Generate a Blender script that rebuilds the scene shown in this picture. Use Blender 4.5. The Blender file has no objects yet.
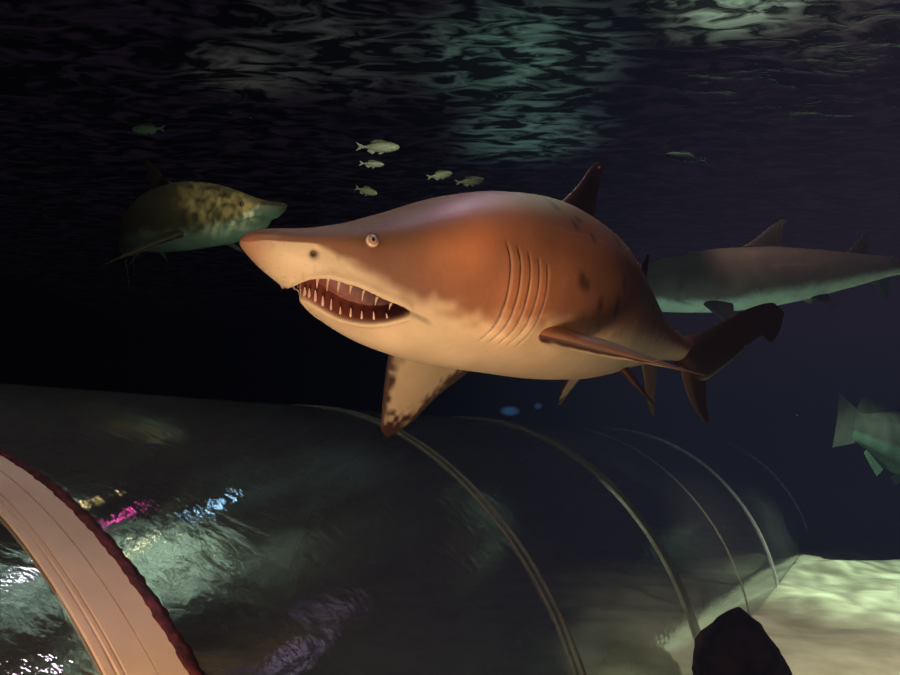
import bpy, math, random
import numpy as np
from mathutils import Vector, Matrix

random.seed(7)
RNG = np.random.default_rng(11)
scene = bpy.context.scene
COL = scene.collection
CAMZ = 1.3
PITCH, ROLL, FPX = 0.15418, 0.0139, 680.0

# ------------------------------------------------------------------ helpers
def tag(o, label=None, cat=None, group=None, kind=None):
    if label: o['label'] = label
    if cat: o['category'] = cat
    if group: o['group'] = group
    if kind: o['kind'] = kind
    return o

def empty(name, loc=(0, 0, 0)):
    o = bpy.data.objects.new(name, None)
    o.empty_display_size = 0.1
    o.location = loc
    COL.objects.link(o)
    return o

def mesh_obj(name, verts, faces, mat, parent=None, cols=None, smooth=True, loc=None):
    me = bpy.data.meshes.new(name)
    me.from_pydata([tuple(map(float, v)) for v in verts], [], [tuple(int(i) for i in f) for f in faces])
    if cols is not None:
        a = me.attributes.new('col', 'FLOAT_COLOR', 'POINT')
        c = np.ones((len(verts), 4), np.float32)
        c[:, :3] = cols
        a.data.foreach_set('color', c.ravel())
    if smooth:
        me.polygons.foreach_set('use_smooth', [True] * len(me.polygons))
    if smooth and cols is not None and len(verts) > 300: me.set_sharp_from_angle(angle=math.radians(48))
    me.update()
    o = bpy.data.objects.new(name, me)
    COL.objects.link(o)
    if mat: me.materials.append(mat)
    if parent is not None: o.parent = parent
    if loc is not None: o.location = loc
    return o

def pchip(x, y, xi):
    x = np.asarray(x, float); y = np.asarray(y, float); xi = np.clip(xi, x[0], x[-1])
    h = np.diff(x); d = np.diff(y) / h
    m = np.zeros_like(y)
    for i in range(1, len(x) - 1):
        if d[i-1] * d[i] > 0:
            w1 = 2*h[i] + h[i-1]; w2 = h[i] + 2*h[i-1]
            m[i] = (w1 + w2) / (w1/d[i-1] + w2/d[i])
    m[0], m[-1] = d[0], d[-1]
    k = np.clip(np.searchsorted(x, xi) - 1, 0, len(h) - 1)
    t = (xi - x[k]) / h[k]
    return ((2*t**3 - 3*t**2 + 1)*y[k] + (t**3 - 2*t**2 + t)*h[k]*m[k]
            + (-2*t**3 + 3*t**2)*y[k+1] + (t**3 - t**2)*h[k]*m[k+1])

def sstep(a, b, x):
    t = np.clip((x - a) / (b - a), 0, 1)
    return t*t*(3 - 2*t)

def vnoise(p, seed=0):
    """smooth value noise on (n,3) points"""
    r = np.random.default_rng(seed)
    tab = r.random(4096)
    i = np.floor(p).astype(int); f = p - i; f = f*f*(3 - 2*f)
    def h(a, b, c): return tab[(a*73856093 ^ b*19349663 ^ c*83492791) & 4095]
    out = 0
    for dx in (0, 1):
        for dy in (0, 1):
            for dz in (0, 1):
                w = (f[:, 0] if dx else 1-f[:, 0])*(f[:, 1] if dy else 1-f[:, 1])*(f[:, 2] if dz else 1-f[:, 2])
                out = out + w*h(i[:, 0]+dx, i[:, 1]+dy, i[:, 2]+dz)
    return out

# camera basis and pixel -> ray
_c, _s = math.cos(PITCH), math.sin(PITCH)
_r0, FWD, _u0 = np.array([1., 0, 0]), np.array([0, _c, _s]), np.array([0, -_s, _c])
RIGHT = _r0*math.cos(ROLL) + _u0*math.sin(ROLL)
UP = _u0*math.cos(ROLL) - _r0*math.sin(ROLL)
CAM = np.array([0, 0, CAMZ])

def at(px, py, depth):
    """world point standing at the given depth along the view axis"""
    return CAM + depth*(FWD + RIGHT*(px - 450)/FPX - UP*(py - 337.5)/FPX)

def on_floor(px, py):
    d = FWD + RIGHT*(px - 450)/FPX - UP*(py - 337.5)/FPX
    return CAM + d*(-CAMZ/d[2])

# ------------------------------------------------------------------ materials
def newmat(name):
    m = bpy.data.materials.new(name); m.use_nodes = True
    nt = m.node_tree
    for n in list(nt.nodes): nt.nodes.remove(n)
    out = nt.nodes.new('ShaderNodeOutputMaterial')
    return m, nt, out

def N(nt, typ, **kw):
    n = nt.nodes.new(typ)
    for k, v in kw.items():
        if k in n.inputs.keys(): n.inputs[k].default_value = v
        else: setattr(n, k, v)
    return n

def simple(name, color, rough=0.5, spec=0.4, noise=0.0, scale=20, bump=0.0, emis=None, estr=0):
    m, nt, out = newmat(name)
    b = N(nt, 'ShaderNodeBsdfPrincipled')
    b.inputs['Roughness'].default_value = rough
    b.inputs['Specular IOR Level'].default_value = spec
    b.inputs['Base Color'].default_value = (*color, 1)
    if noise or bump:
        tc = N(nt, 'ShaderNodeTexCoord')
        nz = N(nt, 'ShaderNodeTexNoise'); nz.inputs['Scale'].default_value = scale; nz.inputs['Detail'].default_value = 6
        nt.links.new(tc.outputs['Object'], nz.inputs['Vector'])
        if noise:
            mx = N(nt, 'ShaderNodeMixRGB'); mx.blend_type = 'MULTIPLY'; mx.inputs['Fac'].default_value = noise
            mx.inputs['Color1'].default_value = (*color, 1)
            mr = N(nt, 'ShaderNodeValToRGB'); mr.color_ramp.elements[0].position = .3; mr.color_ramp.elements[1].position = .7
            nt.links.new(nz.outputs['Fac'], mr.inputs['Fac'])
            nt.links.new(mr.outputs['Color'], mx.inputs['Color2'])
            nt.links.new(mx.outputs['Color'], b.inputs['Base Color'])
        if bump:
            bp = N(nt, 'ShaderNodeBump'); bp.inputs['Strength'].default_value = bump; bp.inputs['Distance'].default_value = .02
            nt.links.new(nz.outputs['Fac'], bp.inputs['Height'])
            nt.links.new(bp.outputs['Normal'], b.inputs['Normal'])
    if emis:
        b.inputs['Emission Color'].default_value = (*emis, 1); b.inputs['Emission Strength'].default_value = estr
    nt.links.new(b.outputs[0], out.inputs['Surface'])
    return m

def skin_mat(name, rough=0.42, spec=0.35, mott=0.25, bump=0.08, sheen=0.0):
    """wet animal skin: pigment attribute varied by procedural mottling"""
    m, nt, out = newmat(name)
    b = N(nt, 'ShaderNodeBsdfPrincipled')
    b.inputs['Roughness'].default_value = rough; b.inputs['Specular IOR Level'].default_value = spec
    at_ = N(nt, 'ShaderNodeAttribute'); at_.attribute_name = 'col'
    tc = N(nt, 'ShaderNodeTexCoord')
    nz = N(nt, 'ShaderNodeTexNoise'); nz.inputs['Scale'].default_value = 9; nz.inputs['Detail'].default_value = 7; nz.inputs['Roughness'].default_value = .65
    nt.links.new(tc.outputs['Object'], nz.inputs['Vector'])
    rp = N(nt, 'ShaderNodeValToRGB')
    rp.color_ramp.elements[0].position = .32; rp.color_ramp.elements[0].color = (.62, .58, .55, 1)
    rp.color_ramp.elements[1].position = .68; rp.color_ramp.elements[1].color = (1.12, 1.1, 1.08, 1)
    nt.links.new(nz.outputs['Fac'], rp.inputs['Fac'])
    mx = N(nt, 'ShaderNodeMixRGB'); mx.blend_type = 'MULTIPLY'; mx.inputs['Fac'].default_value = mott
    nt.links.new(at_.outputs['Color'], mx.inputs['Color1']); nt.links.new(rp.outputs['Color'], mx.inputs['Color2'])
    nt.links.new(mx.outputs['Color'], b.inputs['Base Color'])
    n2 = N(nt, 'ShaderNodeTexNoise'); n2.inputs['Scale'].default_value = 90; n2.inputs['Detail'].default_value = 4
    nt.links.new(tc.outputs['Object'], n2.inputs['Vector'])
    bp = N(nt, 'ShaderNodeBump'); bp.inputs['Strength'].default_value = bump; bp.inputs['Distance'].default_value = .01
    nt.links.new(n2.outputs['Fac'], bp.inputs['Height']); nt.links.new(bp.outputs['Normal'], b.inputs['Normal'])
    nt.links.new(b.outputs[0], out.inputs['Surface'])
    return m

# ------------------------------------------------------------------ shark builder
ST = [0, .015, .05, .11, .19, .29, .43, .58, .78, 1.0, 1.2, 1.4, 1.6, 1.75, 1.88, 1.96]
PW = [0, .034, .062, .087, .112, .142, .183, .200, .205, .188, .158, .124, .088, .06, .040, .03]
PU = [0, .018, .028, .036, .056, .094, .152, .193, .219, .214, .184, .142, .095, .066, .05, .046]
PL = [0, .022, .052, .092, .150, .190, .218, .230, .238, .228, .20, .155, .105, .066, .05, .046]

SLIM = [1.0]
class Spine:
    def __init__(self, origin, s_keys, a_keys, pitch_keys, roll_keys, scale=1.0):
        self.scale = scale
        s = np.linspace(0, 2.7, 541); ds = s[1]-s[0]
        a = np.radians(pchip(s_keys, a_keys, s)); p = np.radians(pchip(s_keys, pitch_keys, s))
        r = np.radians(pchip(s_keys, roll_keys, s))
        T = np.stack([np.cos(a)*np.cos(p), np.sin(a)*np.cos(p), np.sin(p)], -1)
        P = np.zeros_like(T); P[1:] = np.cumsum((T[1:]+T[:-1])/2*ds, 0)
        L = np.stack([np.sin(a), -np.cos(a), 0*a], -1)          # the shark's left
        U = np.cross(T, L) * 1.0
        U = np.where(U[:, 2:3] < 0, -U, U)
        cr, sr = np.cos(r)[:, None], np.sin(r)[:, None]
        self.L = L*cr + U*sr; self.U = U*cr - L*sr               # positive roll lifts the left side
        self.s, self.P, self.T = s, np.asarray(origin) + P*scale, T
    def map(self, q):
        """q: (n,3) of (distance behind the snout, left, up)"""
        q = np.asarray(q, float); s = q[:, 0]
        I = lambda A: np.stack([np.interp(s, self.s, A[:, k]) for k in range(3)], -1)
        back = np.where(s < 0, s, 0)[:, None]
        return I(self.P) + self.scale*(I(self.L)*q[:, 1:2] + I(self.U)*q[:, 2:3] + I(self.T)*back)
    def frame(self, s):
        i = int(np.clip(round(s/2.7*540), 0, 540)); return self.T[i], self.L[i], self.U[i]

PHC = .97
def PHU(s): return np.where(s < .088, -1, pchip([.088, .092, .102, .12, .15, .19, .24, .30, .301], [0, .35, .70, .94, 1.09, 1.12, 1.07, PHC, PHC-.3], s))
def PHL(s): return np.where(s < .118, -1, pchip([.118, .124, .136, .155, .19, .24, .30], [0, .12, .22, .33, .47, .68, PHC], s))

def body_section(s, th):
    q = np.sqrt(np.maximum(s, 0)); sq = np.sqrt(ST)
    w = pchip(sq, PW, q)*SLIM[0]; hu = pchip(sq, PU, q)*SLIM[0]; hl = pchip(sq, PL, q)*SLIM[0]
    si, co = np.sin(th), np.cos(th)
    ex = 0.92
    lat = w*np.sign(si)*np.abs(si)**ex
    ver = np.where(co > 0, hu, hl)*np.sign(co)*np.abs(co)**ex
    return lat, ver, w, hu, hl

def fin_grid(LE, TE, span, root, nu=26, nv=30, thick=.022):
    """LE/TE: chordwise position along span fraction (arrays of (v, chord)); returns (chord, span, thickness side) grid"""
    v = np.linspace(0, 1, nv)
    le = pchip(*zip(*LE), v); te = pchip(*zip(*TE), v)
    u = (1 - np.cos(np.linspace(0, np.pi, nu)))/2
    ch = le[None, :] + (te - le)[None, :]*u[:, None]
    sp = np.repeat((root + (span-root)*v)[None, :], nu, 0)
    t = thick*(2.2*np.sqrt(u)*(1-u)**1.1 + .03)[:, None]*((1-v)**.8*.85+.12)[None, :]*np.minimum(1, np.abs(te-le)/.1)[None, :]
    return u, v, ch, sp, t

def add_grid_sheet(V, F, C, pts_top, pts_bot, col_top, col_bot):
    nu, nv = pts_top.shape[:2]
    b = len(V)
    base = sum(len(x) for x in V)
    idx = lambda k, i, j: base + k*nu*nv + i*nv + j
    V.append(pts_top.reshape(-1, 3)); V.append(pts_bot.reshape(-1, 3)); C.append(col_top.reshape(-1, 3)); C.append(col_bot.reshape(-1, 3))
    for i in range(nu-1):
        for j in range(nv-1):
            F.append((idx(0, i, j), idx(0, i, j+1), idx(0, i+1, j+1), idx(0, i+1, j)))
            F.append((idx(1, i, j), idx(1, i+1, j), idx(1, i+1, j+1), idx(1, i, j+1)))
    rim = [(i, 0) for i in range(nu)] + [(nu-1, j) for j in range(1, nv)] + [(i, nv-1) for i in range(nu-2, -1, -1)] + [(0, j) for j in range(nv-2, 0, -1)]
    for a, b2 in zip(rim, rim[1:]+rim[:1]):
        F.append((idx(0, *a), idx(1, *a), idx(1, *b2), idx(0, *b2)))

def make_shark(name, spine, mat, back, belly, ns=300, nth=440, detail=True, seed=3, mouth_open=1.0, FS=1.0, fin_mul=1.0, pec=None, fin_dark=(.05, .02, .015), spots=True, margin=True, dip=28, fins_skip=()):
    back, belly, fin_dark = map(np.array, (back, belly, fin_dark))
    if detail:
        s = np.concatenate([.06*np.linspace(0, 1, 34)[:-1]**2, np.linspace(.06, .32, 230)[:-1], np.linspace(.32, .62, 110)[:-1], np.linspace(.62, 1.955, 120)])
    else:
        s = np.concatenate([.06*np.linspace(0, 1, 14)[:-1]**2, np.linspace(.06, 1.955, 90)])
    if not detail: nth = 72
    ns = len(s)
    th = np.linspace(0, 2*np.pi, nth, endpoint=False)
    S, T = np.meshgrid(s, th, indexing='ij')
    lat, ver, w, hu, hl = body_section(S, T)
    phi = T - np.pi                                   # 0 at the belly midline
    aphi = np.abs(phi)
    colv = np.zeros(S.shape + (3,))
    pts = np.stack([S, lat, ver], -1)
    n1 = vnoise(pts.reshape(-1, 3)*np.array([14, 14, 14.]), seed).reshape(S.shape)
    n2 = vnoise(pts.reshape(-1, 3)*np.array([55, 55, 55.]), seed+1).reshape(S.shape)
    n3 = vnoise(pts.reshape(-1, 3)*np.array([130, 130, 130.]), seed+2).reshape(S.shape)
    tb = pchip([0, .03, .10, .17, .24, .33, .46, .6, .9, 1.3, 1.7, 2.0], [100, 91, 89, 101, 110, 117, 119, 118, 113, 107, 100, 98], s)[:, None]
    soft = pchip([0, .1, .2, .5, 2], [2.5, 3, 5, 10, 14], s)[:, None]
    ang = np.degrees(np.pi - aphi)                    # angle from the back
    m = sstep(-1, 1, (ang - tb + (n1-.5)*10 + (n2-.5)*7*np.minimum(1, soft/8))/soft)
    colv = back*(1-m)[..., None] + belly*m[..., None]
    colv = colv*(1 - .22*(n1-.5))[..., None]
    # ---- mouth
    R_ = np.sqrt(lat**2+ver**2)+1e-6
    fu, fl = PHU(S), PHL(S)
    e = .006
    mm = sstep(0, e, (fu-aphi)*np.minimum(R_, .2))*sstep(0, .011, (aphi-fl)*np.minimum(R_, .2))*mouth_open
    cen = np.clip((S-.088)/.05, 0, 1)
    lat2 = lat*(1 - .46*mm); ver2 = ver + mm*(.052*np.clip(1-(S-.09)/.22, .15, 1)+.012)
    # lips: rounded roll along both edges
    inm = (S > .082)*(S < .296)
    lip = inm*(np.exp(-(((aphi-fu)*R_-.006)/.007)**2)*.004 + np.exp(-(((fl-aphi)*R_-.006)/.006)**2)*.003*(S > .118))
    nrm = np.sqrt(lat**2+ver**2)+1e-6
    lat2 = lat2*(1+lip/nrm); ver2 = ver2*(1+lip/nrm)
    mouthc = np.array([.125, .030, .020])*(.35+.9*sstep(.0, .45, (fu-aphi)))[..., None]
    mcol = sstep(.01, .10, mm)[..., None]*min(1, mouth_open*1.6)
    colv = colv*(1-mcol) + mouthc*mcol
    # labial furrow behind the corner
    fur = np.exp(-(((aphi - (PHC-(S-.30)*1.6))*R_)/.0045)**2)*sstep(.27, .30, S)*(1-sstep(.325, .35, S))
    colv *= (1-.45*fur)[..., None]
    rad = 1 - .025*fur
    # ---- gills
    gi = np.zeros_like(S); dark = np.zeros_like(S)
    for k in range(5):
        c0 = .470 + .024*k
        bend = -.014*((ang-84)/34)**2 + .014*np.clip((ang-84)/34, -1, 1)
        d = S - (c0 + bend - .008)
        vis = sstep(72+3*k, 90+2*k, ang)*(1-sstep(122, 136, ang))
        flap = np.where(d < 0, np.exp(d/.016), np.exp(-(d/.004)**2)*1.0)
        gi += vis*(np.where(d < 0, flap*.006, 0) - np.exp(-((d-.003)/.0035)**2)*.010)
        dark += vis*np.exp(-((d-.003)/.0038)**2)
    dark = np.clip(dark, 0, 1)
    lowd = sstep(104, 120, ang)
    colv *= (1-dark*(.26+.5*lowd))[..., None]
    rad = rad + gi/nrm
    # ---- nostril, eye socket, snout pores
    def blob(s0, a0, r):
        ds = (S-s0); da = (ang-a0)*np.pi/180*np.maximum(nrm, .02)
        return np.exp(-(ds**2+da**2)/r**2)
    nb = blob(.112, 99, .0065)
    rad -= nb*.10; colv *= (1-.85*np.clip(nb*1.4, 0, 1))[..., None]
    es = blob(.211, 77, .018)
    colv *= (1-.45*es)[..., None]
    pores = (n3 > .80)*(S < .16)*(m > .5)
    colv *= (1-.12*pores)[..., None]
    # pinkish snout tip
    tip = np.exp(-(S/.036)**2)[..., None]
    colv = colv*(1-.72*tip) + .72*tip*np.array([.36, .13, .075])*(back.sum()/.5 if not detail else 1)
    # ---- dark blotches on the flank
    if spots:
        for k in range(46):
            s0 = RNG.uniform(.62, 1.5); a0 = RNG.uniform(25, 100); r = RNG.uniform(.006, .014)
            ds = (S-s0)/1.0; da = (ang-a0)*np.pi/180*.2/ RNG.uniform(1.2, 2.6)
            side = (T < np.pi) if k % 2 == 0 else (T > np.pi)
            colv *= (1-.72*np.exp(-((ds**2+da**2)/r**2)**1.5)*side)[..., None]
    # lateral line, its pale highlight painted in
    ll = np.exp(-((ang-62-(S-.6)*6)/.8)**2)*sstep(.55, .7, S)*(1-sstep(1.5, 1.8, S))
    colv *= (1+.28*ll)[..., None]
    lat2 *= rad; ver2 *= rad
    V, F, C = [], [], []
    P = np.stack([S, lat2, ver2], -1).reshape(-1, 3)
    V.append(P); C.append(colv.reshape(-1, 3))
    for i in range(ns-1):
        for j in range(nth):
            j2 = (j+1) % nth
            F.append((i*nth+j, i*nth+j2, (i+1)*nth+j2, (i+1)*nth+j))
    F.append(tuple((ns-1)*nth+j for j in range(nth)))
    # ---- fins, built in body space
    SLP = SLIM[0]
    def fin(kind, side, s0, base_up, base_lat, LE, TE, span, sdir, thick=.03, root=-.03, topc=None, botc=None, marg=True, curl=0., nu=26, nv=30):
        span = span*FS
        u, v, ch, sp, t = fin_grid(LE, TE, span, root, nu, nv, thick)
        base_up, base_lat = base_up*SLP, base_lat*SLP
        sd = np.array(sdir, float); sd /= np.linalg.norm(sd)
        cd = np.array([1., 0, 0]); nd = np.cross(cd, sd); nd /= np.linalg.norm(nd)
        if nd[2] < 0 or (abs(nd[2]) < 1e-6 and nd[1] < 0): nd = -nd
        base = np.array([s0, base_lat, base_up])
        mid = base + ch[..., None]*cd + sp[..., None]*sd
        mid = mid + nd*(curl*(np.clip(sp, 0, None)/span)**2)[..., None]
        top = mid + nd*t[..., None]; bot = mid - nd*t[..., None]
        nz = vnoise(mid.reshape(-1, 3)*60, seed+9).reshape(mid.shape[:2]); nz2 = vnoise(mid.reshape(-1, 3)*150, seed+8).reshape(mid.shape[:2])
        U, W = np.meshgrid(u, v, indexing='ij')
        edge = np.maximum(sstep(.74, .90, W + (nz-.5)*.25), np.maximum(sstep(.70, .88, U + (nz-.5)*.22+(nz2-.5)*.14), sstep(.88, .97, 1-U+(nz-.5)*.12)*(W > .2)))
        if not (marg and margin): edge = edge*0
        ct = np.array(topc)*(1 - .25*(nz-.5))[..., None]
        cb = np.array(botc)*(1-edge)[..., None] + fin_dark*edge[..., None]
        add_grid_sheet(V, F, C, top, bot, ct, cb)
    d = math.radians(dip)
    for side in (1, -1):
        dd, spn, curl, swp, chd, s0p = pec[0 if side == 1 else 1]
        plan_pec_LE = [(0, 0), (.3, .22*swp), (.6, .50*swp), (.85, .76*swp), (1, swp)]
        wide = chd > .3
        plan_pec_TE = [(0, chd), (.15, chd*.94), (.4, .50*swp+chd*(.72 if wide else .55)), (.7, .70*swp+chd*(.40 if wide else .28)), (.9, .93*swp+chd*(.2 if wide else .10)), (1, swp+.02)]
        if wide: plan_pec_LE = [(0, 0), (.3, .2*swp), (.6, .45*swp), (.85, .70*swp), (.94, .80*swp), (1, swp+.015)]
        d = math.radians(dd)
        fin('pec', side, s0p, -.130, side*.15, plan_pec_LE, plan_pec_TE, spn, (.0, side*math.cos(d), -math.sin(d)), thick=.034, root=-.06, topc=back*.9*fin_mul, botc=belly*.95*fin_mul, curl=curl, nu=34, nv=44)
    # first dorsal, second dorsal
    fin('d1', 0, .75*1.0, .205, 0, [(0, 0), (.3, .12), (.6, .22), (.85, .285), (1, .34)], [(0, .36), (.12, .37), (.4, .345), (.75, .355), (1, .375)], .228, (.0, 0, 1), thick=.018, root=-.05, topc=back*.55, botc=back*.55, marg=False)
    fin('d2', 0, 1.40, .125, 0, [(0, 0), (.3, .06), (.6, .105), (.85, .135), (1, .165)], [(0, .19), (.12, .2), (.4, .18), (.75, .178), (1, .185)], .16, (.0, 0, 1), thick=.014, root=-.05, topc=back*.5, botc=back*.5, marg=False)
    # pelvics and anal fin
    for side in (1, -1):
        fin('pel', side, 1.18, -.165, side*.07, [(0, 0), (.4, .06), (.8, .12), (1, .16)], [(0, .16), (.3, .16), (.7, .165), (1, .178)], .125 if side == 1 else .16, (0, side*.62, -.78), thick=.016, root=-.04, topc=back*.8*fin_mul, botc=belly*.75*fin_mul)
    fin('anal', 0, 1.56, -.10, 0, [(0, 0), (.4, .06), (.8, .11), (1, .15)], [(0, .17), (.3, .16), (.7, .16), (1, .168)], .17, (0, 0, -1), thick=.012, root=-.05, topc=belly*.35*fin_mul, botc=belly*.35*fin_mul, marg=False)
    # tail: upper lobe as a long blade, lower lobe as a short one
    nz_u = 40; nv_ = 30
    uu = np.linspace(0, 1, nz_u)
    sx = 1.84 + .70*uu
    top_e = pchip([0, .15, .4, .7, .9, 1], [.045, .062, .115, .190, .215, .175], uu)
    bot_e = pchip([0, .12, .25, .45, .7, .80, .86, .94, 1], [-.045, -.085, -.115, -.055, .045, .075, .045, .085, .165], uu)
    vv = np.linspace(0, 1, nv_)
    SX = np.repeat(sx[:, None], nv_, 1); ZZ = bot_e[:, None] + (top_e-bot_e)[:, None]*vv[None, :]
    th_ = (.040*np.sqrt(np.clip(vv*(1-vv)*4, 0, 1))[None, :]*(1-uu[:, None])**1.3 + .0025)
    nzt = vnoise(np.stack([SX, ZZ, ZZ*0], -1).reshape(-1, 3)*30, seed+5).reshape(SX.shape)
    tc_ = np.repeat((back*.26)[None, None, :], nz_u, 0).repeat(nv_, 1)*(1-.3*(nzt-.5))[..., None]  # upper lobe darkened in colour to imitate light falling off toward the tail
    red = np.exp(-((SX-1.90)/.03)**2)*(vv[None, :] > .7)
    tc_ = tc_*(1-red[..., None]) + red[..., None]*np.array([.28, .07, .06])*(back.sum()/.4)
    add_grid_sheet(V, F, C, np.stack([SX, th_, ZZ], -1), np.stack([SX, -th_, ZZ], -1), tc_, tc_)
    u, v, ch, sp, t = fin_grid([(0, 0), (.4, .045), (.8, .12), (1, .19)], [(0, .22), (.25, .195), (.6, .195), (1, .215)], .225, -.05, 24, 26, .014)
    mid = np.stack([1.86+ch, 0*ch, -.05-sp], -1)
    cl = np.repeat((belly*.32*fin_mul)[None, None, :], 24, 0).repeat(26, 1)
    U, W = np.meshgrid(u, v, indexing='ij')
    dk = sstep(.10, .45, U)[..., None]
    cl = cl*(1-dk) + dk*back*.32
    off = np.stack([0*t, t, 0*t], -1)
    add_grid_sheet(V, F, C, mid+off, mid-off, cl, cl)
    V = np.concatenate(V); C = np.clip(np.concatenate(C), .002, 1)
    W = spine.map(V)
    org = spine.map(np.array([[1.0, 0, 0]]))[0]
    o = mesh_obj(name, W - org, F, mat, cols=C, loc=org)
    # ---- eyes
    e_l, e_v, *_ = body_section(np.array([.209]), np.array([math.radians(77)]))
    for side in (1, -1):
        c = np.array([.209, side*(e_l[0]-.002), e_v[0]])
        Tn, Ln, Un = spine.frame(.217)
        out_ = side*Ln*.93 + Un*.33 - Tn*.13; out_ /= np.linalg.norm(out_)
        make_eye(o, spine.map(c[None])[0]-org, out_, .0135*spine.scale, detail)
    # ---- teeth
    if detail:
        for side in (1, -1):
            for k in range(10):
                t = (k+.35)/10.0
                for low in (0, 1):
                    if not low and k < (1 if side == 1 else 3): continue
                    if low: s_e = .121 + .155*t**1.5; ph = float(PHL(np.array([s_e+.0006]))[0])-.02
                    else: s_e = .0915 + .185*t**1.6; ph = float(PHU(np.array([s_e+.0006]))[0])-.05
                    if low: s_o = s_e-.012; ph2 = min(float(PHU(np.array([s_e]))[0])-.08, ph+.55)
                    else: s_o = s_e+.016; ph2 = max(ph-.62, .0)
                    ph, ph2 = side*max(ph, .02), side*max(ph2, .02)
                    l_, v_, *_ = body_section(np.array([s_e]), np.array([np.pi+ph]))
                    l2, v2, *_ = body_section(np.array([s_o]), np.array([np.pi+ph2]))
                    b0 = np.array([s_e+.004, l_[0]*.92, v_[0]+.006]); b1 = np.array([s_o, l2[0]*.90, v2[0]+.008])
                    gap = np.linalg.norm(b1-b0); ln = min(.04, .042*(1-.55*t))*random.uniform(.75, 1.1)
                    b1 = b0 + (b1-b0)/gap*min(ln, gap*.9)
                    make_tooth(o, spine.map(b0[None])[0]-org, spine.map(b1[None])[0]-org, .0042*random.uniform(.8, 1.2)*(1-.3*t))
    return o

def frame_from(z):
    z = np.asarray(z, float); z = z/np.linalg.norm(z)
    x = np.cross([0, 0, 1.], z)
    if np.linalg.norm(x) < 1e-3: x = np.array([1., 0, 0])
    x /= np.linalg.norm(x); y = np.cross(z, x)
    return x, y, z

def make_eye(parent, c, out_, r, detail):
    x, y, z = frame_from(out_)
    V, F, Cc = [], [], []
    nr, na = (22, 28) if detail else (10, 14)
    for i in range(nr+1):
        p = math.pi*.62*i/nr
        for j in range(na):
            q = 2*math.pi*j/na
            V.append(c + r*(math.sin(p)*(math.cos(q)*x+math.sin(q)*y) + math.cos(p)*.75*z))
            d = math.degrees(p)
            slit = math.hypot(math.cos(q)*d/1.0, math.sin(q)*d/1.5)
            if slit < 12: col = (.004, .003, .003)
            elif d < 36: col = (.42, .27, .19)
            elif d < 45: col = (.20, .09, .06)
            elif d < 66: col = (.62, .42, .33)
            else: col = (.25, .10, .06)
            Cc.append(col if detail else tuple(c_*.08 for c_ in col))
    for i in range(nr):
        for j in range(na):
            F.append((i*na+j, (i+1)*na+j, (i+1)*na+(j+1) % na, i*na+(j+1) % na))
    o = mesh_obj('eye', V, F, MAT['eye'], parent, cols=np.array(Cc))
    return o

def make_tooth(parent, b0, b1, r):
    x, y, z = frame_from(b1-b0)
    h = np.linalg.norm(b1-b0)
    V, F = [], []
    na, nr = 8, 6
    for i in range(nr):
        t = i/nr
        c = b0 + (b1-b0)*t + x*0 + y*(.12*h*math.sin(t*math.pi))
        rr = r*(1-t)**.65
        for j in range(na):
            q = 2*math.pi*j/na
            V.append(c + rr*(math.cos(q)*x + math.sin(q)*y))
    V.append(b1)
    for i in range(nr-1):
        for j in range(na):
            F.append((i*na+j, i*na+(j+1) % na, (i+1)*na+(j+1) % na, (i+1)*na+j))
    for j in range(na): F.append(((nr-1)*na+j, (nr-1)*na+(j+1) % na, len(V)-1))
    F.append(tuple(reversed(range(na))))
    return mesh_obj('tooth', V, F, MAT['tooth'], parent)

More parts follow.
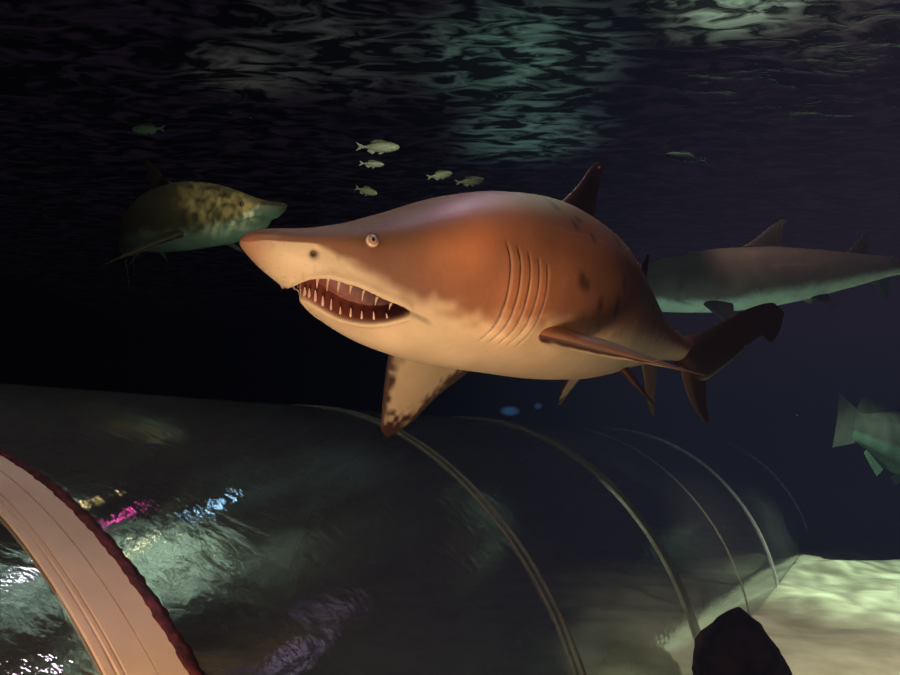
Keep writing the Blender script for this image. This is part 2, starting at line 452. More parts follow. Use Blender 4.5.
# ------------------------------------------------------------------ small fish builder
def make_fish(name, length, mat, top, side, belly, deep=.28, nseg=40, spiky=False, fork=.6, stout=0.):
    """fish along +x (head at +x), returns verts, faces, cols; the centre at the origin"""
    top, side, belly = map(np.array, (top, side, belly))
    V, F, C = [], [], []
    s = np.linspace(0, 1, nseg)
    h = pchip([0, .04, .12, .3, .5, .7, .85, .93, 1], [0, .35, .62, .95, 1, .74, .36, .26, .30], s)*deep/2
    h = h*(1-stout*sstep(.45, .8, s)) + stout*sstep(.45, .8, s)*deep/2*(.95-.42*sstep(.5, 1, s))
    w = pchip([0, .04, .12, .3, .5, .7, .85, 1], [0, .4, .7, 1, .92, .6, .25, .08], s)*deep*.27
    na = 28
    th = np.linspace(0, 2*np.pi, na, endpoint=False)
    P = np.zeros((nseg, na, 3)); Cc = np.zeros((nseg, na, 3))
    P[..., 0] = .42 - s[:, None]*.80
    P[..., 1] = w[:, None]*np.sin(th); P[..., 2] = h[:, None]*np.cos(th)
    k = np.cos(th)
    cc = np.where(k[:, None] > .45, top, np.where(k[:, None] > -.35, side, belly))
    Cc[:] = cc[None]
    gill = np.exp(-((s-.21)/.012)**2)[:, None]*np.ones(na)
    Cc *= (1-.4*gill)[..., None]
    V.append(P.reshape(-1, 3)); C.append(Cc.reshape(-1, 3))
    for i in range(nseg-1):
        for j in range(na):
            F.append((i*na+j, (i+1)*na+j, (i+1)*na+(j+1) % na, i*na+(j+1) % na))
    F.append(tuple((nseg-1)*na+j for j in range(na)))
    def sheet(poly_a, poly_b, nu=16, nv=8, col=side, t=.006):
        a = np.array(poly_a, float); b = np.array(poly_b, float)
        ta = np.linspace(0, 1, nu)
        A = np.stack([np.interp(ta, np.linspace(0, 1, len(a)), a[:, k]) for k in range(2)], -1)
        B = np.stack([np.interp(ta, np.linspace(0, 1, len(b)), b[:, k]) for k in range(2)], -1)
        v = np.linspace(0, 1, nv)
        M = A[:, None]*(1-v)[None, :, None] + B[:, None]*v[None, :, None]
        tt = t*(1-v*.85)[None, :]*np.ones((nu, 1))
        top_ = np.stack([M[..., 0], tt, M[..., 1]], -1); bot_ = np.stack([M[..., 0], -tt, M[..., 1]], -1)
        cl = np.ones(M.shape[:2]+(3,))*col
        add_grid_sheet(V, F, C, top_, bot_, cl, cl)
    hd = deep/2
    tk = .25+.35*stout
    sheet([(-.36, hd*tk), (-.36, 0), (-.36, -hd*tk)], [(-.52, hd*.85), (-.52+.14*fork, 0), (-.52, -hd*.85)], col=side*.9, nu=17)
    if spiky:
        n = 9
        a = [(.20-.42*i/(2*n), hd*.85-.01*i/4) for i in range(2*n+1)]
        b = [(x-.02-(.03 if i % 2 else 0), z + (.10 if i % 2 else .055)*(1-.35*abs(i/n-1))) for i, (x, z) in enumerate(a)]
        sheet(a, b, nu=4*n+1, col=top*.9)
        sheet([(-.20, hd*.62), (-.28, hd*.42), (-.33, hd*.3)], [(-.27, hd*.62+.10), (-.34, hd*.42+.09), (-.37, hd*.3+.03)], col=top*.9)
    else:
        sheet([(.12, hd*.92), (-.02, hd*.92), (-.16, hd*.68)], [(.05, hd*1.30), (-.10, hd*1.25), (-.20, hd*.95)], col=top*.8)
    sheet([(-.08, -hd*.85), (-.18, -hd*.6), (-.24, -hd*.45)], [(-.15, -hd*1.25), (-.22, -hd*.95), (-.27, -hd*.7)], col=belly*.8)
    sheet([(.10, -hd*.93), (.04, -hd*.95), (.0, -hd*.95)], [(.02, -hd*1.3), (-.01, -hd*1.25), (-.03, -hd*1.15)], col=belly*.8)
    V = np.concatenate(V)*length; C = np.concatenate(C)
    o = mesh_obj(name, V, F, mat, cols=np.clip(C, .002, 1))
    return o

def place_fish(o, px, py, depth, yaw, pitch=0., roll=0.):
    """yaw 0 swims to the right across the view, positive turns away"""
    o.location = at(px, py, depth)
    o.rotation_euler = (math.radians(roll), math.radians(-pitch), math.radians(yaw))
    return o

# ==================================================================== materials in use
MAT = {}
MAT['shark'] = skin_mat('shark_skin', rough=.48, spec=.32, mott=.35, bump=.10)
MAT['shark_far'] = skin_mat('far_shark_skin', rough=.55, spec=.2, mott=.5, bump=.1)
MAT['fish'] = skin_mat('fish_scales', rough=.35, spec=.5, mott=.3, bump=.1)
MAT['ray'] = skin_mat('ray_skin', rough=.6, spec=.2, mott=.5, bump=.1)
def attr_mat(name, rough, spec):
    m, nt, out = newmat(name)
    b = N(nt, 'ShaderNodeBsdfPrincipled'); b.inputs['Roughness'].default_value = rough; b.inputs['Specular IOR Level'].default_value = spec
    a = N(nt, 'ShaderNodeAttribute'); a.attribute_name = 'col'
    nt.links.new(a.outputs['Color'], b.inputs['Base Color']); nt.links.new(b.outputs[0], out.inputs['Surface'])
    return m
MAT['eye'] = attr_mat('eye_surface', .15, .5)
MAT['tooth'] = simple('tooth_enamel', (.62, .40, .30), .3, .5, noise=.2, scale=60)

# ==================================================================== main shark
main_spine = Spine(at(240, 241, 1.25), [0, .25, .5, .8, 1.1, 1.4, 1.7, 2.0, 2.3, 2.7],
                   [30, 34, 42, 51.5, 56.5, 55, 48, 36, 26, 24],
                   [3, 3, 3, 2, 0, -3, -4, 0, 5, 6], [-10, -10, -9, -8, -7, -6, -5, -4, -4, -4])
shark = make_shark('shark', main_spine, MAT['shark'], (.215, .098, .056), (.60, .46, .30), seed=3,
                   pec=((8.5, .33, -.012, .15, .19, .565), (66, .305, -.03, .08, .50, .43)))
ft = main_spine.map(np.array([[.75+.335, .004, .205+.205]]))[0] - np.array(shark.location)
V_, F_ = [], []
for i in range(9):
    for j in range(12):
        p_, q_ = math.pi*i/8, 2*math.pi*j/12
        V_.append(ft + .0032*np.array([math.sin(p_)*math.cos(q_), math.sin(p_)*math.sin(q_), math.cos(p_)]))
for i in range(8):
    for j in range(12): F_.append((i*12+j, (i+1)*12+j, (i+1)*12+(j+1) % 12, i*12+(j+1) % 12))
mesh_obj('fin_tag', V_, F_, simple('white_tag', (.9, .85, .8), .4), shark)['label'] = 'tiny white dot at the dorsal fin tip'
tag(shark, 'big reddish-brown shark in the centre with cream belly and open toothy mouth', 'shark')

# left shark: swims to the right and towards the view, fading into the dark
def mirror_spine(*a, **k): return Spine(*a, **k)
SLIM[0] = .86
left_spine = Spine(at(286, 206, 3.6), [0, .4, .9, 1.4, 2.0, 2.7], [157, 152, 143, 130, 120, 115], [5, 5, 4, 0, -2, -3], [16]*6, scale=1.0)
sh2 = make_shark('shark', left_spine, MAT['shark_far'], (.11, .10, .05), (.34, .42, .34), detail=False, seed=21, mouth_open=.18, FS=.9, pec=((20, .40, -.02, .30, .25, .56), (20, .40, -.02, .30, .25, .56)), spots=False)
tag(sh2, 'olive-backed shark at left facing right, its pale green belly and tail fading into darkness', 'shark')
SLIM[0] = .74
right_spine = Spine(at(583, 280, 4.9), [0, .5, 1.0, 1.5, 2.0, 2.7], [10, 8, 4, 2, 8, 14], [1, 4, 6, 6, 2, 0], [-21]*6, scale=1.40)
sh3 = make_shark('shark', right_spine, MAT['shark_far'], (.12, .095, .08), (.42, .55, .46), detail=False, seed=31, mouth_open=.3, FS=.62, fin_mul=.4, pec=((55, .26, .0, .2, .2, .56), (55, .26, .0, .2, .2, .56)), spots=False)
tag(sh3, 'grey shark at right passing behind the big shark\'s tail, body running out of frame', 'shark')

SLIM[0] = 1.0
# ==================================================================== fish
fish_labels = [
    (380, 147, 3.0, .20, 0, 0, 'largest of the small silvery fish, topmost above the big shark\'s head'),
    (373, 164, 3.0, .115, 0, -3, 'short pale fish directly under the topmost silvery fish'),
    (367, 191, 3.0, .13, -25, -22, 'small silvery fish tilted head down just above the big shark\'s snout slope'),
    (441, 175, 3.0, .13, 20, 18, 'small fish with pale tail, nose tilted up, left of two above the big shark\'s neck'),
    (471, 181, 3.1, .15, 20, 14, 'dim green fish nose up, right of two close above the big shark\'s back'),
]
for px, py, d, ln, yaw, pit, lab in fish_labels:
    f = make_fish('fish', ln*1.05, MAT['fish'], (.10, .11, .05), (.30, .31, .20), (.36, .38, .28), deep=.25)
    place_fish(f, px, py, d, yaw, pit)
    tag(f, lab, 'fish', 'small silvery fish above the big shark')
f = make_fish('fish', .21, MAT['fish'], (.03, .05, .03), (.08, .14, .09), (.10, .2, .13), deep=.26)
place_fish(f, 147, 129, 3.6, 170, 2); tag(f, 'lone dim green fish in the dark at upper left, far from the others', 'fish')
f = make_fish('fish', .25, MAT['fish'], (.02, .02, .025), (.06, .06, .07), (.10, .10, .11), deep=.24)
place_fish(f, 684, 157, 3.8, 170, 12, 20); tag(f, 'faint grey fish hanging alone right of the big shark\'s dorsal fin', 'fish')
f = make_fish('fish', 1.95, MAT['ray'], (.045, .05, .04), (.055, .062, .052), (.07, .125, .095), deep=.40, spiky=True, fork=.08, stout=.75)
place_fish(f, 898, 442, 8.2, 20, -14); tag(f, 'large grey-green fish with ragged dorsal spines at the right edge, head out of frame', 'fish')

# ==================================================================== tunnel
AZ, TOFF, TZC, TR, TE_ = 0.5626, 2.6213, -1.5516, 1.6868, 1.0288
TA = np.array([math.sin(AZ), math.cos(AZ), 0]); TN = np.array([-math.cos(AZ), math.sin(AZ), 0]); TZ = np.array([0, 0, 1.])
def tun(t, ph, R=TR, cx=0., cz=TZC, e=TE_):
    """point of the tunnel: t along it, ph from the camera side over the top"""
    return CAM + t*TA + TOFF*TN + cz*TZ + (cx + R*math.cos(ph))*(-TN) + R*e*math.sin(ph)*TZ

def glass_mat(name, refl=.42, bump=.12, scale=(2.0, 7.0, 7.0)):
    m, nt, out = newmat(name)
    tr = N(nt, 'ShaderNodeBsdfTransparent'); tr.inputs['Color'].default_value = (.93, .95, .95, 1)
    gl = N(nt, 'ShaderNodeBsdfGlossy'); gl.inputs['Roughness'].default_value = .03; gl.inputs['Color'].default_value = (.9, .92, .95, 1)
    tc = N(nt, 'ShaderNodeTexCoord')
    mp = N(nt, 'ShaderNodeMapping'); mp.inputs['Rotation'].default_value = (0, 0, -AZ); mp.inputs['Scale'].default_value = scale
    nt.links.new(tc.outputs['Object'], mp.inputs['Vector'])
    nz = N(nt, 'ShaderNodeTexNoise'); nz.inputs['Scale'].default_value = 3; nz.inputs['Detail'].default_value = 5
    nt.links.new(mp.outputs[0], nz.inputs['Vector'])
    bp = N(nt, 'ShaderNodeBump'); bp.inputs['Strength'].default_value = bump; bp.inputs['Distance'].default_value = .02
    nt.links.new(nz.outputs['Fac'], bp.inputs['Height']); nt.links.new(bp.outputs[0], gl.inputs['Normal'])
    lw = N(nt, 'ShaderNodeLayerWeight'); lw.inputs['Blend'].default_value = .35
    mr = N(nt, 'ShaderNodeMapRange'); mr.inputs['To Min'].default_value = refl*.7; mr.inputs['To Max'].default_value = .85
    nt.links.new(lw.outputs['Fresnel'], mr.inputs['Value'])
    # a little diffuse haze mixed in to lighten the acrylic, imitating reflected light
    df = N(nt, 'ShaderNodeBsdfDiffuse'); df.inputs['Color'].default_value = (.5, .5, .46, 1)
    mx = N(nt, 'ShaderNodeMixShader'); nt.links.new(mr.outputs[0], mx.inputs[0])
    nt.links.new(tr.outputs[0], mx.inputs[1]); nt.links.new(gl.outputs[0], mx.inputs[2])
    m2 = N(nt, 'ShaderNodeMixShader'); m2.inputs[0].default_value = .05
    nt.links.new(mx.outputs[0], m2.inputs[1]); nt.links.new(df.outputs[0], m2.inputs[2])
    nt.links.new(m2.outputs[0], out.inputs['Surface'])
    return m
MAT['glass'] = glass_mat('clear_acrylic')
MAT['ring'] = simple('seam_sealant', (.24, .22, .18), .35, .4, noise=.4, scale=30)
MAT['ring_lit'] = simple('lit_seam', (.62, .66, .66), .3, .5, noise=.3, scale=30)  # far seams made paler to imitate light bounced off the sand
MAT['arch'] = simple('painted_arch', (.66, .46, .35), .5, .3, noise=.25, scale=6)
MAT['gasket'] = simple('red_gasket', (.11, .016, .02), .6, .3, noise=.95, scale=45, bump=.3)

tunnel = empty('tunnel', CAM + 4*TA + TOFF*TN - CAMZ*TZ)
tag(tunnel, 'curved clear acrylic viewing tunnel with jointed seams running across the sand', 'tunnel')
TO = np.array(tunnel.location)
PH0 = math.asin((-CAMZ - TZC)/(TR*TE_))          # where the shell meets the sand
def shell(name, t0, t1, mat, R=TR, cx=0., cz=TZC, e=TE_, ph0=None, nt_=24, np_=96, inset=None):
    ph0 = math.asin(np.clip((-CAMZ-cz)/(R*e), -1, 1)) if ph0 is None else ph0
    V, F = [], []
    for i in range(nt_+1):
        for j in range(np_+1):
            ph = ph0+(math.pi-2*ph0)*j/np_; V.append(tun(t0+(t1-t0)*i/nt_, ph, R-(inset(ph)+.004 if inset else 0), cx, cz, e) - TO)
    for i in range(nt_):
        for j in range(np_):
            a = i*(np_+1)+j; F.append((a, a+np_+1, a+np_+2, a+1))
    return mesh_obj(name, V, F, mat, tunnel)
def ring(name, t, width, mat, R0, R1, cx=0., cz=TZC, e=TE_, np_=120):
    ph0 = math.asin(np.clip((-CAMZ-cz)/(R0*e), -1, 1))
    V, F = [], []
    for j in range(np_+1):
        ph = ph0+(math.pi-2*ph0)*j/np_
        for (tt, rr) in ((t-width/2, R0), (t+width/2, R0), (t+width/2, R1), (t-width/2, R1)):
            V.append(tun(tt, ph, rr, cx, cz, e)-TO)
    for j in range(np_):
        for k in range(4): F.append((j*4+k, j*4+(k+1) % 4, j*4+4+(k+1) % 4, j*4+4+k))
    F += [(3, 2, 1, 0), tuple(np_*4+k for k in range(4))]
    return mesh_obj(name, V, F, mat, tunnel, smooth=False)
joints = [(.80, None), (2.665, 'ring'), (4.335, 'ring2'), (5.9, 'pale'), (7.488, 'pale2'), (9.3, None), (11.10, 'pale2')]
for (ta, _), (tb, _) in zip(joints[:-1], joints[1:]):
    shell('acrylic_section', ta, tb, MAT['glass'])
for t, k in joints:
    if k is None: continue
    if k == 'ring': ring('seam', t-.02, .012, MAT['ring'], TR, TR+.008); ring('seam', t+.04, .012, MAT['ring'], TR, TR+.008)
    elif k == 'ring2': ring('seam', t, .11, MAT['ring'], TR-.01, TR+.012)
    elif k == 'pale': ring('seam', t, .02, MAT['ring'], TR, TR+.006)
    else: ring('seam', t, .05, MAT['ring_lit'], TR, TR+.012)
# nearest section, a lower tube that starts at the painted arch
AC, AZc, AR = .5404, -1.7241, 1.7201
def arch():
    """painted band wrapped around the near end of the low tube, with a rubber edge"""
    shell('acrylic_section', -1.6, .79, MAT['glass'], R=AR-.004, cx=AC, cz=AZc, e=1.)
    ph0 = math.asin((-CAMZ-AZc)/AR)
    def sweep(name, sec, mat, parent, n, jitter=None, smooth=False):
        V, F = [], []; k = len(sec)
        for j in range(n+1):
            ph = ph0+(math.pi-2*ph0)*j/n
            for i, (t, r) in enumerate(sec):
                jt = jitter(j, i) if jitter else 0
                V.append(tun(t+jt, ph, AR+r+jt*.4, AC, AZc, 1.)-TO)
        for j in range(n):
            for i in range(k): F.append((j*k+i, j*k+(i+1) % k, (j+1)*k+(i+1) % k, (j+1)*k+i))
        F += [tuple(range(k))[::-1], tuple(n*k+i for i in range(k))]
        return mesh_obj(name, V, F, mat, parent, smooth=smooth)
    sec = [(.662, -.003), (.662, .003), (.674, .0035), (.675, .001), (.679, .001), (.680, .0045), (.686, .0045), (.687, .0015), (.690, .0015), (.691, .005),
           (.735, .006), (.7355, .003), (.738, .003), (.7385, .006), (.789, .006), (.789, -.003)]
    o = sweep('arch_band', sec, MAT['arch'], tunnel, 160)
    o['label'] = 'pinkish-beige arched band at the near end of the tunnel'
    g = sweep('edge_gasket', [(.785, -.003), (.784, .007), (.797, .010), (.812, .006), (.813, -.003)], MAT['gasket'], o, 480,
              jitter=lambda j, i: (.0022*math.sin(j*1.7+i)*math.sin(j*.37)+.0012*math.sin(j*.61+i)) if i in (1, 2, 3) else 0, smooth=True)
    g['label'] = 'dark red crumbly rubber edge'
arch()

# ==================================================================== sand floor
def sand():
    m, nt, out = newmat('aquarium_sand')
    b = N(nt, 'ShaderNodeBsdfPrincipled'); b.inputs['Roughness'].default_value = .9; b.inputs['Specular IOR Level'].default_value = .1
    tc = N(nt, 'ShaderNodeTexCoord')
    nz = N(nt, 'ShaderNodeTexNoise'); nz.inputs['Scale'].default_value = 3; nz.inputs['Detail'].default_value = 8
    nt.links.new(tc.outputs['Object'], nz.inputs['Vector'])
    rp = N(nt, 'ShaderNodeValToRGB')
    rp.color_ramp.elements[0].position = .3; rp.color_ramp.elements[0].color = (.36, .33, .24, 1)
    rp.color_ramp.elements[1].position = .7; rp.color_ramp.elements[1].color = (.62, .58, .46, 1)
    nt.links.new(nz.outputs['Fac'], rp.inputs['Fac']); nt.links.new(rp.outputs['Color'], b.inputs['Base Color'])
    n2 = N(nt, 'ShaderNodeTexNoise'); n2.inputs['Scale'].default_value = 60; n2.inputs['Detail'].default_value = 4
    nt.links.new(tc.outputs['Object'], n2.inputs['Vector'])
    bp = N(nt, 'ShaderNodeBump'); bp.inputs['Strength'].default_value = .3; bp.inputs['Distance'].default_value = .02
    nt.links.new(n2.outputs['Fac'], bp.inputs['Height']); nt.links.new(bp.outputs[0], b.inputs['Normal'])
    nt.links.new(b.outputs[0], out.inputs['Surface'])
    n = 340
    x = np.linspace(-9, 15, n); y = np.linspace(-5, 19, n)
    X, Y = np.meshgrid(x, y, indexing='ij')
    P = np.stack([X, Y, 0*X], -1).reshape(-1, 3)
    r = vnoise(np.stack([P[:, 0]*.9+P[:, 1]*.5, P[:, 1]*2.6-P[:, 0]*.7, 0*P[:, 0]], -1), 4)
    r2 = vnoise(P*np.array([1.1, 1.1, 1]), 6); r3 = vnoise(P*np.array([3, 5.5, 1]), 8)
    Z = ((r-.5)*.09 + (r2-.5)*.05 + (r3-.5)*.035)
    P[:, 2] = Z - .03
    F = []
    for i in range(n-1):
        for j in range(n-1): F.append((i*n+j, (i+1)*n+j, (i+1)*n+j+1, i*n+j+1))
    o = mesh_obj('floor', P, F, m)
    tag(o, kind='structure')
sand()

# ==================================================================== far tank walls
def tank_walls():
    m = simple('dark_tank_paint', (.010, .013, .022), .8, .1, noise=.5, scale=.6)
    def slab(name, x0, x1, y0, y1):
        V = [(x, y, z) for z in (-.2, 4.9) for x, y in ((x0, y0), (x1, y0), (x1, y1), (x0, y1))]
        F = [(0, 3, 2, 1), (4, 5, 6, 7), (0, 1, 5, 4), (1, 2, 6, 5), (2, 3, 7, 6), (3, 0, 4, 7)]
        tag(mesh_obj(name, V, F, m, smooth=False), kind='structure')
    slab('wall_back', -9.2, 15.2, 18.9, 19.2); slab('wall_left', -9.2, -8.9, -5, 18.9); slab('wall_right', 14.9, 15.2, -5, 18.9); slab('wall_front', -9.2, 15.2, -5.3, -5)
tank_walls()

# ==================================================================== rock
def rock(center, r, seed):
    V, F = [], []
    nu, nv = 40, 60
    d = []
    for i in range(nu+1):
        for j in range(nv):
            p = math.pi*i/nu; q = 2*math.pi*j/nv
            d.append((math.sin(p)*math.cos(q), math.sin(p)*math.sin(q), math.cos(p)))
    d = np.array(d)
    n = vnoise(d*1.6+7, seed)*.55 + vnoise(d*4+3, seed+1)*.22 + vnoise(d*11, seed+2)*.08
    # chop with a few planes so that the boulder has facets
    rr = .72+n*.5
    rg = np.random.default_rng(seed)
    for _ in range(9):
        k = rg.normal(size=3); k /= np.linalg.norm(k)
        c = d@k
        rr = np.where(c > .3, np.minimum(rr, .80/np.maximum(c, .3)), rr)
    V = d*rr[:, None]*np.array(r)
    for i in range(nu):
        for j in range(nv): F.append((i*nv+j, (i+1)*nv+j, (i+1)*nv+(j+1) % nv, i*nv+(j+1) % nv))
    o = mesh_obj('rock', V, F, simple('dark_rock', (.10, .045, .03), .85, .2, noise=.8, scale=9, bump=.8), loc=center)
    return o
rp_ = at(742, 676, 3.45)
rk = rock((rp_[0], rp_[1], .14), (.245, .25, .33), 12)
tag(rk, 'dark brown boulder on the sand beside the foot of the tunnel', 'rock')

# ==================================================================== far lit viewing panes
def pane_mat(e, w, h):
    m, nt, out = newmat('blue_lit_pane')
    b = N(nt, 'ShaderNodeBsdfPrincipled'); b.inputs['Base Color'].default_value = (.01, .02, .04, 1); b.inputs['Roughness'].default_value = .3
    tc = N(nt, 'ShaderNodeTexCoord'); mp = N(nt, 'ShaderNodeMapping'); mp.inputs['Scale'].default_value = (.85/w, 1, .85/h)
    gr = N(nt, 'ShaderNodeTexGradient'); gr.gradient_type = 'SPHERICAL'
    nt.links.new(tc.outputs['Object'], mp.inputs[0]); nt.links.new(mp.outputs[0], gr.inputs[0])
    rp = N(nt, 'ShaderNodeValToRGB'); rp.color_ramp.elements[0].position = .05; rp.color_ramp.elements[1].position = .6
    ml = N(nt, 'ShaderNodeMath'); ml.operation = 'MULTIPLY'; ml.inputs[1].default_value = e
    nt.links.new(gr.outputs['Fac'], rp.inputs['Fac']); nt.links.new(rp.outputs['Color'], ml.inputs[0])
    b.inputs['Emission Color'].default_value = (.14, .45, 1, 1); nt.links.new(ml.outputs[0], b.inputs['Emission Strength'])
    nt.links.new(b.outputs[0], out.inputs['Surface'])
    return m
for k, (px, py, w, h, e) in enumerate([(510, 411, .17, .085, .11), (538, 406, .075, .06, .07)]):
    c = at(px, py, 11.5)
    V, F = [], []
    for (x0, x1, z0, z1, yy) in ((-w, w, -h, h, 0), ):
        for y in (0, .04):
            V += [(x0, y, z0), (x1, y, z0), (x1, y, z1), (x0, y, z1)]
        F += [(0, 1, 2, 3), (7, 6, 5, 4), (0, 4, 5, 1), (1, 5, 6, 2), (2, 6, 7, 3), (3, 7, 4, 0)]
    o = mesh_obj('window_%d' % (k+1), V, F, pane_mat(e*5, w, h), smooth=False, loc=c)
    tag(o, kind='structure')

# ==================================================================== water surface
SZ = 4.5
def surface():
    m, nt, out = newmat('rippled_water_surface')
    tc = N(nt, 'ShaderNodeTexCoord')
    mp = N(nt, 'ShaderNodeMapping'); mp.inputs['Scale'].default_value = (1.1, 3.0, 1)
    nt.links.new(tc.outputs['Object'], mp.inputs['Vector'])
    nz = N(nt, 'ShaderNodeTexNoise'); nz.inputs['Scale'].default_value = 2.2; nz.inputs['Detail'].default_value = 4; nz.inputs['Distortion'].default_value = 1.2
    nt.links.new(mp.outputs[0], nz.inputs['Vector'])
    rp = N(nt, 'ShaderNodeValToRGB')
    rp.color_ramp.elements[0].position = .44; rp.color_ramp.elements[0].color = (.03, .03, .03, 1)
    rp.color_ramp.elements[1].position = .62; rp.color_ramp.elements[1].color = (1, 1, 1, 1)
    nt.links.new(nz.outputs['Fac'], rp.inputs['Fac'])
    tl = N(nt, 'ShaderNodeBsdfTranslucent'); nt.links.new(rp.outputs['Color'], tl.inputs['Color'])  # noise paints the bright ripple patches of light into this colour
    gl = N(nt, 'ShaderNodeBsdfGlossy'); gl.inputs['Roughness'].default_value = .08; gl.inputs['Color'].default_value = (.8, .9, .9, 1)
    bp = N(nt, 'ShaderNodeBump'); bp.inputs['Strength'].default_value = .5; bp.inputs['Distance'].default_value = .05
    nt.links.new(nz.outputs['Fac'], bp.inputs['Height']); nt.links.new(bp.outputs[0], gl.inputs['Normal'])
    mx = N(nt, 'ShaderNodeMixShader'); mx.inputs[0].default_value = .16
    nt.links.new(tl.outputs[0], mx.inputs[1]); nt.links.new(gl.outputs[0], mx.inputs[2])
    nt.links.new(mx.outputs[0], out.inputs['Surface'])
    n = 160
    x = np.linspace(-12, 16, n); y = np.linspace(-8, 20, n)
    X, Y = np.meshgrid(x, y, indexing='ij')
    P = np.stack([X, Y, 0*X], -1).reshape(-1, 3)
    P[:, 2] = SZ + (vnoise(P*np.array([1.2, 2.2, 1]), 41)-.5)*.10
    F = [(i*n+j, i*n+j+1, (i+1)*n+j+1, (i+1)*n+j) for i in range(n-1) for j in range(n-1)]
    o = mesh_obj('water_surface', P, F, m); tag(o, kind='structure')
surface()

# ==================================================================== specks drifting in the water
def specks():
    V, F = [], []
    for px, py, d, r in [(645, 136, 3.5, 1.3), (838, 199, 3.0, 1.2), (753, 162, 4, .9), (230, 113, 3, 1), (251, 118, 3, 1.3), (205, 212, 3.0, 1.6), (871, 463, 4, 1.2),
                         (797, 415, 4, .8), (745, 346, 2.6, 1.6), (660, 70, 4, .8), (590, 20, 4, .9), (300, 60, 3.6, .8), (450, 240, 1.2, .0), (700, 210, 4, .8), (150, 330, 3, .7), (820, 330, 4, .8)]:
        if r == 0: continue
        c = at(px, py, d); rr = r*d/FPX; b = len(V)
        for k in ((1, 0, 0), (-1, 0, 0), (0, 1, 0), (0, -1, 0), (0, 0, 1), (0, 0, -1)): V.append(c + rr*np.array(k)*np.random.default_rng(b).uniform(.6, 1.2))
        for f in ((0, 2, 4), (2, 1, 4), (1, 3, 4), (3, 0, 4), (2, 0, 5), (1, 2, 5), (3, 1, 5), (0, 3, 5)): F.append(tuple(b+i for i in f))
    o = mesh_obj('drifting_specks', V, F, simple('pale_speck', (.14, .11, .10), .6, .3))
    tag(o, 'tiny pale specks drifting in the dark water', 'specks', kind='stuff')
specks()

# ==================================================================== lights
def spot(name, loc, target, power, color, size=60, blend=.5, radius=.1):
    l = bpy.data.lights.new(name, 'SPOT'); l.energy = power; l.color = color
    l.spot_size = math.radians(size); l.spot_blend = blend; l.shadow_soft_size = radius
    o = bpy.data.objects.new(name, l); COL.objects.link(o); o.location = loc
    o.rotation_euler = (Vector(target)-Vector(loc)).to_track_quat('-Z', 'Y').to_euler()
    return o
def area(name, loc, target, power, color, sx, sy=None):
    l = bpy.data.lights.new(name, 'AREA'); l.energy = power; l.color = color
    l.shape = 'RECTANGLE'; l.size = sx; l.size_y = sy or sx
    o = bpy.data.objects.new(name, l); COL.objects.link(o); o.location = loc
    o.rotation_euler = (Vector(target)-Vector(loc)).to_track_quat('-Z', 'Y').to_euler()
    return o
def gobo(o, scale, lo, hi, stretch=(1, 1, 1)):
    l = o.data; l.use_nodes = True; nt = l.node_tree
    em = [n for n in nt.nodes if n.type == 'EMISSION'][0]
    tc = N(nt, 'ShaderNodeTexCoord'); mp = N(nt, 'ShaderNodeMapping'); mp.inputs['Scale'].default_value = stretch
    nz = N(nt, 'ShaderNodeTexNoise'); nz.inputs['Scale'].default_value = scale; nz.inputs['Detail'].default_value = 2; nz.inputs['Distortion'].default_value = 1.0
    mr = N(nt, 'ShaderNodeMapRange'); mr.inputs['From Min'].default_value = .42; mr.inputs['From Max'].default_value = .62
    mr.inputs['To Min'].default_value = lo; mr.inputs['To Max'].default_value = hi
    nt.links.new(tc.outputs['Normal'], mp.inputs['Vector']); nt.links.new(mp.outputs[0], nz.inputs['Vector'])
    nt.links.new(nz.outputs['Fac'], mr.inputs['Value']); nt.links.new(mr.outputs[0], em.inputs['Strength'])

area('tunnel_warm_light', (-.15, .35, CAMZ-.55), at(420, 290, 1.5), 31, (1, .69, .43), .5, .4)
spot('overhead_lavender_lamp', at(560, -380, 2.5), at(500, 230, 1.75), 190, (.80, .58, .80), 60, .6, .25)
fl = spot('flank_fill', at(300, 120, .55), at(540, 278, 1.6), 80, (1, .50, .20), 27, 1, .04); gobo(fl, 14, .35, 1.2, (1, .35, 1))  # added orange spot for the gills; its gobo imitates caustic streaks
# sand lamps
sd = spot('sand_lamp', (5.5, 6.6, 4.35), (5.15, 6.75, 0), 11000, (.70, 1, .68), 63, .6, .05); gobo(sd, 11, .5, 1.25, (.6, 1.4, 1))
def in_tunnel(t, x, z):
    p = t*TA + (TOFF-x)*TN
    return (p[0], p[1], z)
spot('tunnel_sand_fill', in_tunnel(2.6, .95, 1.05), in_tunnel(5.6, 1.58, 0), 190, (.92, 1, .66), 44, .5, .05)  # added inside the tunnel to brighten the sand strip, no fixture there
spot('sand_cream_lamp', (3.4, 2.3, 3.4), (3.4, 4.8, 0), 2800, (1, .93, .70), 60, .6, .08)
# lamps added over the water so bright patches show on its underside
def surface_patch_light(x, y, h, power, color, size, blend=1.0):
    return spot('surface_patch_light', (x, y, SZ+h), (x, y, SZ), power, color, min(size*1.14, 120), blend, .05)
def above(px, py, h, power, color, size, blend=1.0):
    d = FWD + RIGHT*(px-450)/FPX - UP*(py-337.5)/FPX
    p = CAM + d*((SZ-CAMZ)/d[2])
    return surface_patch_light(p[0], p[1], h, power, color, size, blend)
above(525, 60, 1.5, 40, (.42, .9, .66), 66)
above(340, 50, 1.5, 12, (.50, .62, .48), 70)
above(840, 10, 1.5, 15, (.70, .62, .50), 60)
surface_patch_light(1.15, 3.25, 1.3, 1150, (.62, .92, .62), 74)
surface_patch_light(2.05, 4.3, 1.2, 90, (.62, .90, .60), 62)
surface_patch_light(-.7, 3.1, 1.2, 420, (.62, .92, .70), 60)
above(530, 135, 1.5, 50, (.35, .75, .62), 60)
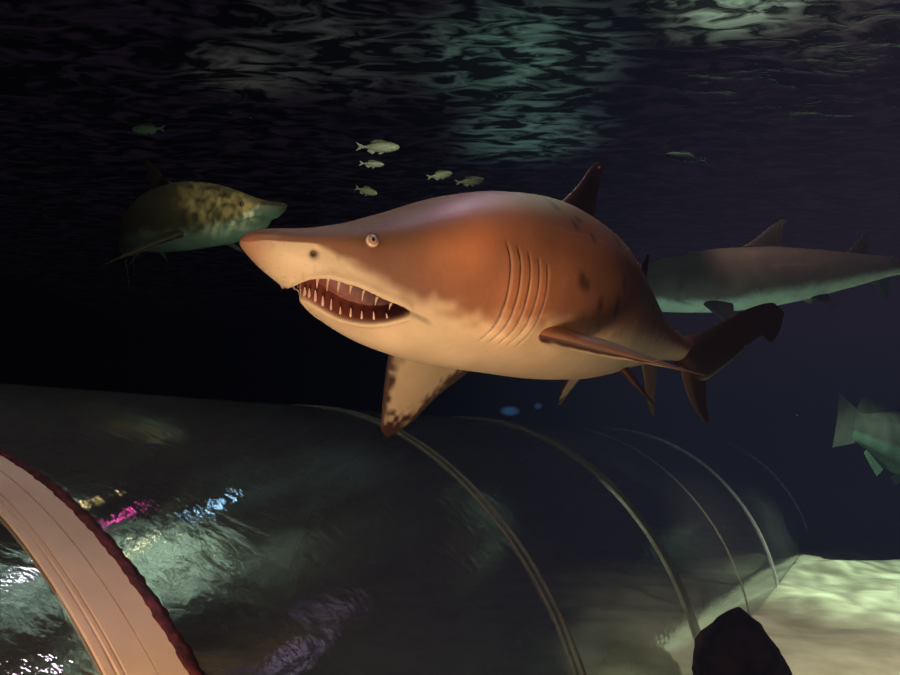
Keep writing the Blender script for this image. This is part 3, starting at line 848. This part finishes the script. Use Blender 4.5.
surface_patch_light(-1.9, 5.6, 1.0, 5, (.7, .8, .6), 60)
surface_patch_light(4.5, 4.0, 1.5, 460, (.72, .50, .82), 66)
# small coloured lamps hung at the water line
def led(x, y, power, color, r=.05):
    l = bpy.data.lights.new('led_lamp', 'AREA'); l.shape = 'DISK'; l.size = r*2; l.energy = power; l.color = color
    o = bpy.data.objects.new('led_lamp', l); COL.objects.link(o); o.location = (x, y, SZ-.12)
    return o
d_ = FWD + RIGHT*(522-450)/FPX - UP*(4-337.5)/FPX; q_ = CAM + d_*((SZ-.12-CAMZ)/d_[2])
led(q_[0], q_[1], 1.6, (.35, .7, 1), .06)
led(.08, 3.62, .8, (1, .08, .45), .04); led(-.30, 3.55, .6, (1, .75, .3), .03); led(.66, 3.40, .8, (1, .72, .30), .04); led(-.85, 3.3, .8, (.9, .85, 1), .04)
# fill spots and bounce areas added to light the other animals
spot('tunnel_top_fill', (-1.2, -.4, 3.9), (-.9, 3.4, 1.2), 260, (.85, .88, .72), 70, .8, .2)  # added overhead to brighten the haze on the tunnel's upper side
sl = spot('left_shark_fill', at(262, 130, 2.6), at(226, 196, 3.8), 210, (1, .80, .45), 25, .7, .01); gobo(sl, 62, .02, 1.2, (1, .35, 1))
area('left_green_bounce', at(250, 330, 3.3), at(225, 220, 3.9), 1.3, (.35, 1, .6), .6, .5)
spot('right_shark_fill', at(760, 60, 4.2), at(790, 260, 5.0), 130, (1, .72, .6), 55, .6, .1)
area('right_green_bounce', at(735, 470, 4.3), at(745, 300, 5.0), 14, (.55, 1, .80), 1.2, .5)
spot('fish_fill', at(420, 60, 2.4), at(410, 170, 3.0), 14, (.85, 1, .7), 45, .6, .1)
spot('grouper_fill', at(880, 300, 6.6), at(890, 430, 8.2), 25, (.8, 1, .75), 50, .6, .1)

# ==================================================================== water haze
def world():
    w = bpy.data.worlds.new('deep_water'); scene.world = w; w.use_nodes = True
    nt = w.node_tree
    for n in list(nt.nodes): nt.nodes.remove(n)
    out = nt.nodes.new('ShaderNodeOutputWorld')
    bg = N(nt, 'ShaderNodeBackground'); bg.inputs['Color'].default_value = (0, 0, 0, 1); bg.inputs['Strength'].default_value = 0
    nt.links.new(bg.outputs[0], out.inputs['Surface'])
    # murky water: light is swallowed with distance, and emission ramped by position imitates a navy to violet glow
    SIG = .17
    ge = N(nt, 'ShaderNodeNewGeometry'); sp = N(nt, 'ShaderNodeSeparateXYZ'); nt.links.new(ge.outputs['Position'], sp.inputs[0])
    def ramp(sock, a, b):
        r = N(nt, 'ShaderNodeMapRange'); r.interpolation_type = 'SMOOTHSTEP'
        r.inputs['From Min'].default_value = a; r.inputs['From Max'].default_value = b
        nt.links.new(sock, r.inputs['Value']); return r.outputs[0]
    gx = ramp(sp.outputs['X'], -1.6, 3.6); gz = ramp(sp.outputs['Z'], 1.8, 4.4); gx2 = ramp(sp.outputs['X'], .6, 4.2)
    mul = N(nt, 'ShaderNodeMath'); mul.operation = 'MULTIPLY'; nt.links.new(gz, mul.inputs[0]); nt.links.new(gx2, mul.inputs[1])
    def mixc(fac, c1, c2):
        m = N(nt, 'ShaderNodeMixRGB'); nt.links.new(fac, m.inputs['Fac'])
        for i, c in ((1, c1), (2, c2)):
            if isinstance(c, tuple): m.inputs[i].default_value = (*c, 1)
            else: nt.links.new(c, m.inputs[i])
        return m.outputs[0]
    c = mixc(gx, (.0004, .0004, .0007), (.0140, .0165, .0290))
    c = mixc(mul.outputs[0], c, (.036, .021, .040))
    em = N(nt, 'ShaderNodeEmission'); em.inputs['Strength'].default_value = SIG; nt.links.new(c, em.inputs['Color'])
    ab = N(nt, 'ShaderNodeVolumeAbsorption'); ab.inputs['Color'].default_value = (0, 0, 0, 1); ab.inputs['Density'].default_value = SIG
    ad = N(nt, 'ShaderNodeAddShader'); nt.links.new(em.outputs[0], ad.inputs[0]); nt.links.new(ab.outputs[0], ad.inputs[1])
    nt.links.new(ad.outputs[0], out.inputs['Volume'])
    return w, nt, out
world()

# ==================================================================== camera
cd = bpy.data.cameras.new('camera'); cam = bpy.data.objects.new('camera', cd); COL.objects.link(cam)
cd.sensor_width = 36; cd.lens = 36*FPX/900; cd.clip_start = .02; cd.clip_end = 200
M = Matrix(((RIGHT[0], UP[0], -FWD[0], CAM[0]), (RIGHT[1], UP[1], -FWD[1], CAM[1]), (RIGHT[2], UP[2], -FWD[2], CAM[2]), (0, 0, 0, 1)))
cam.matrix_world = M
scene.camera = cam
scene.view_settings.view_transform = 'Standard'
scene.view_settings.look = 'None'
scene.cycles.transparent_max_bounces = 24
scene.cycles.max_bounces = 6; scene.cycles.diffuse_bounces = 2; scene.cycles.glossy_bounces = 3; scene.cycles.transmission_bounces = 2; scene.cycles.volume_bounces = 0; scene.cycles.volume_step_rate = 7; scene.cycles.volume_max_steps = 24
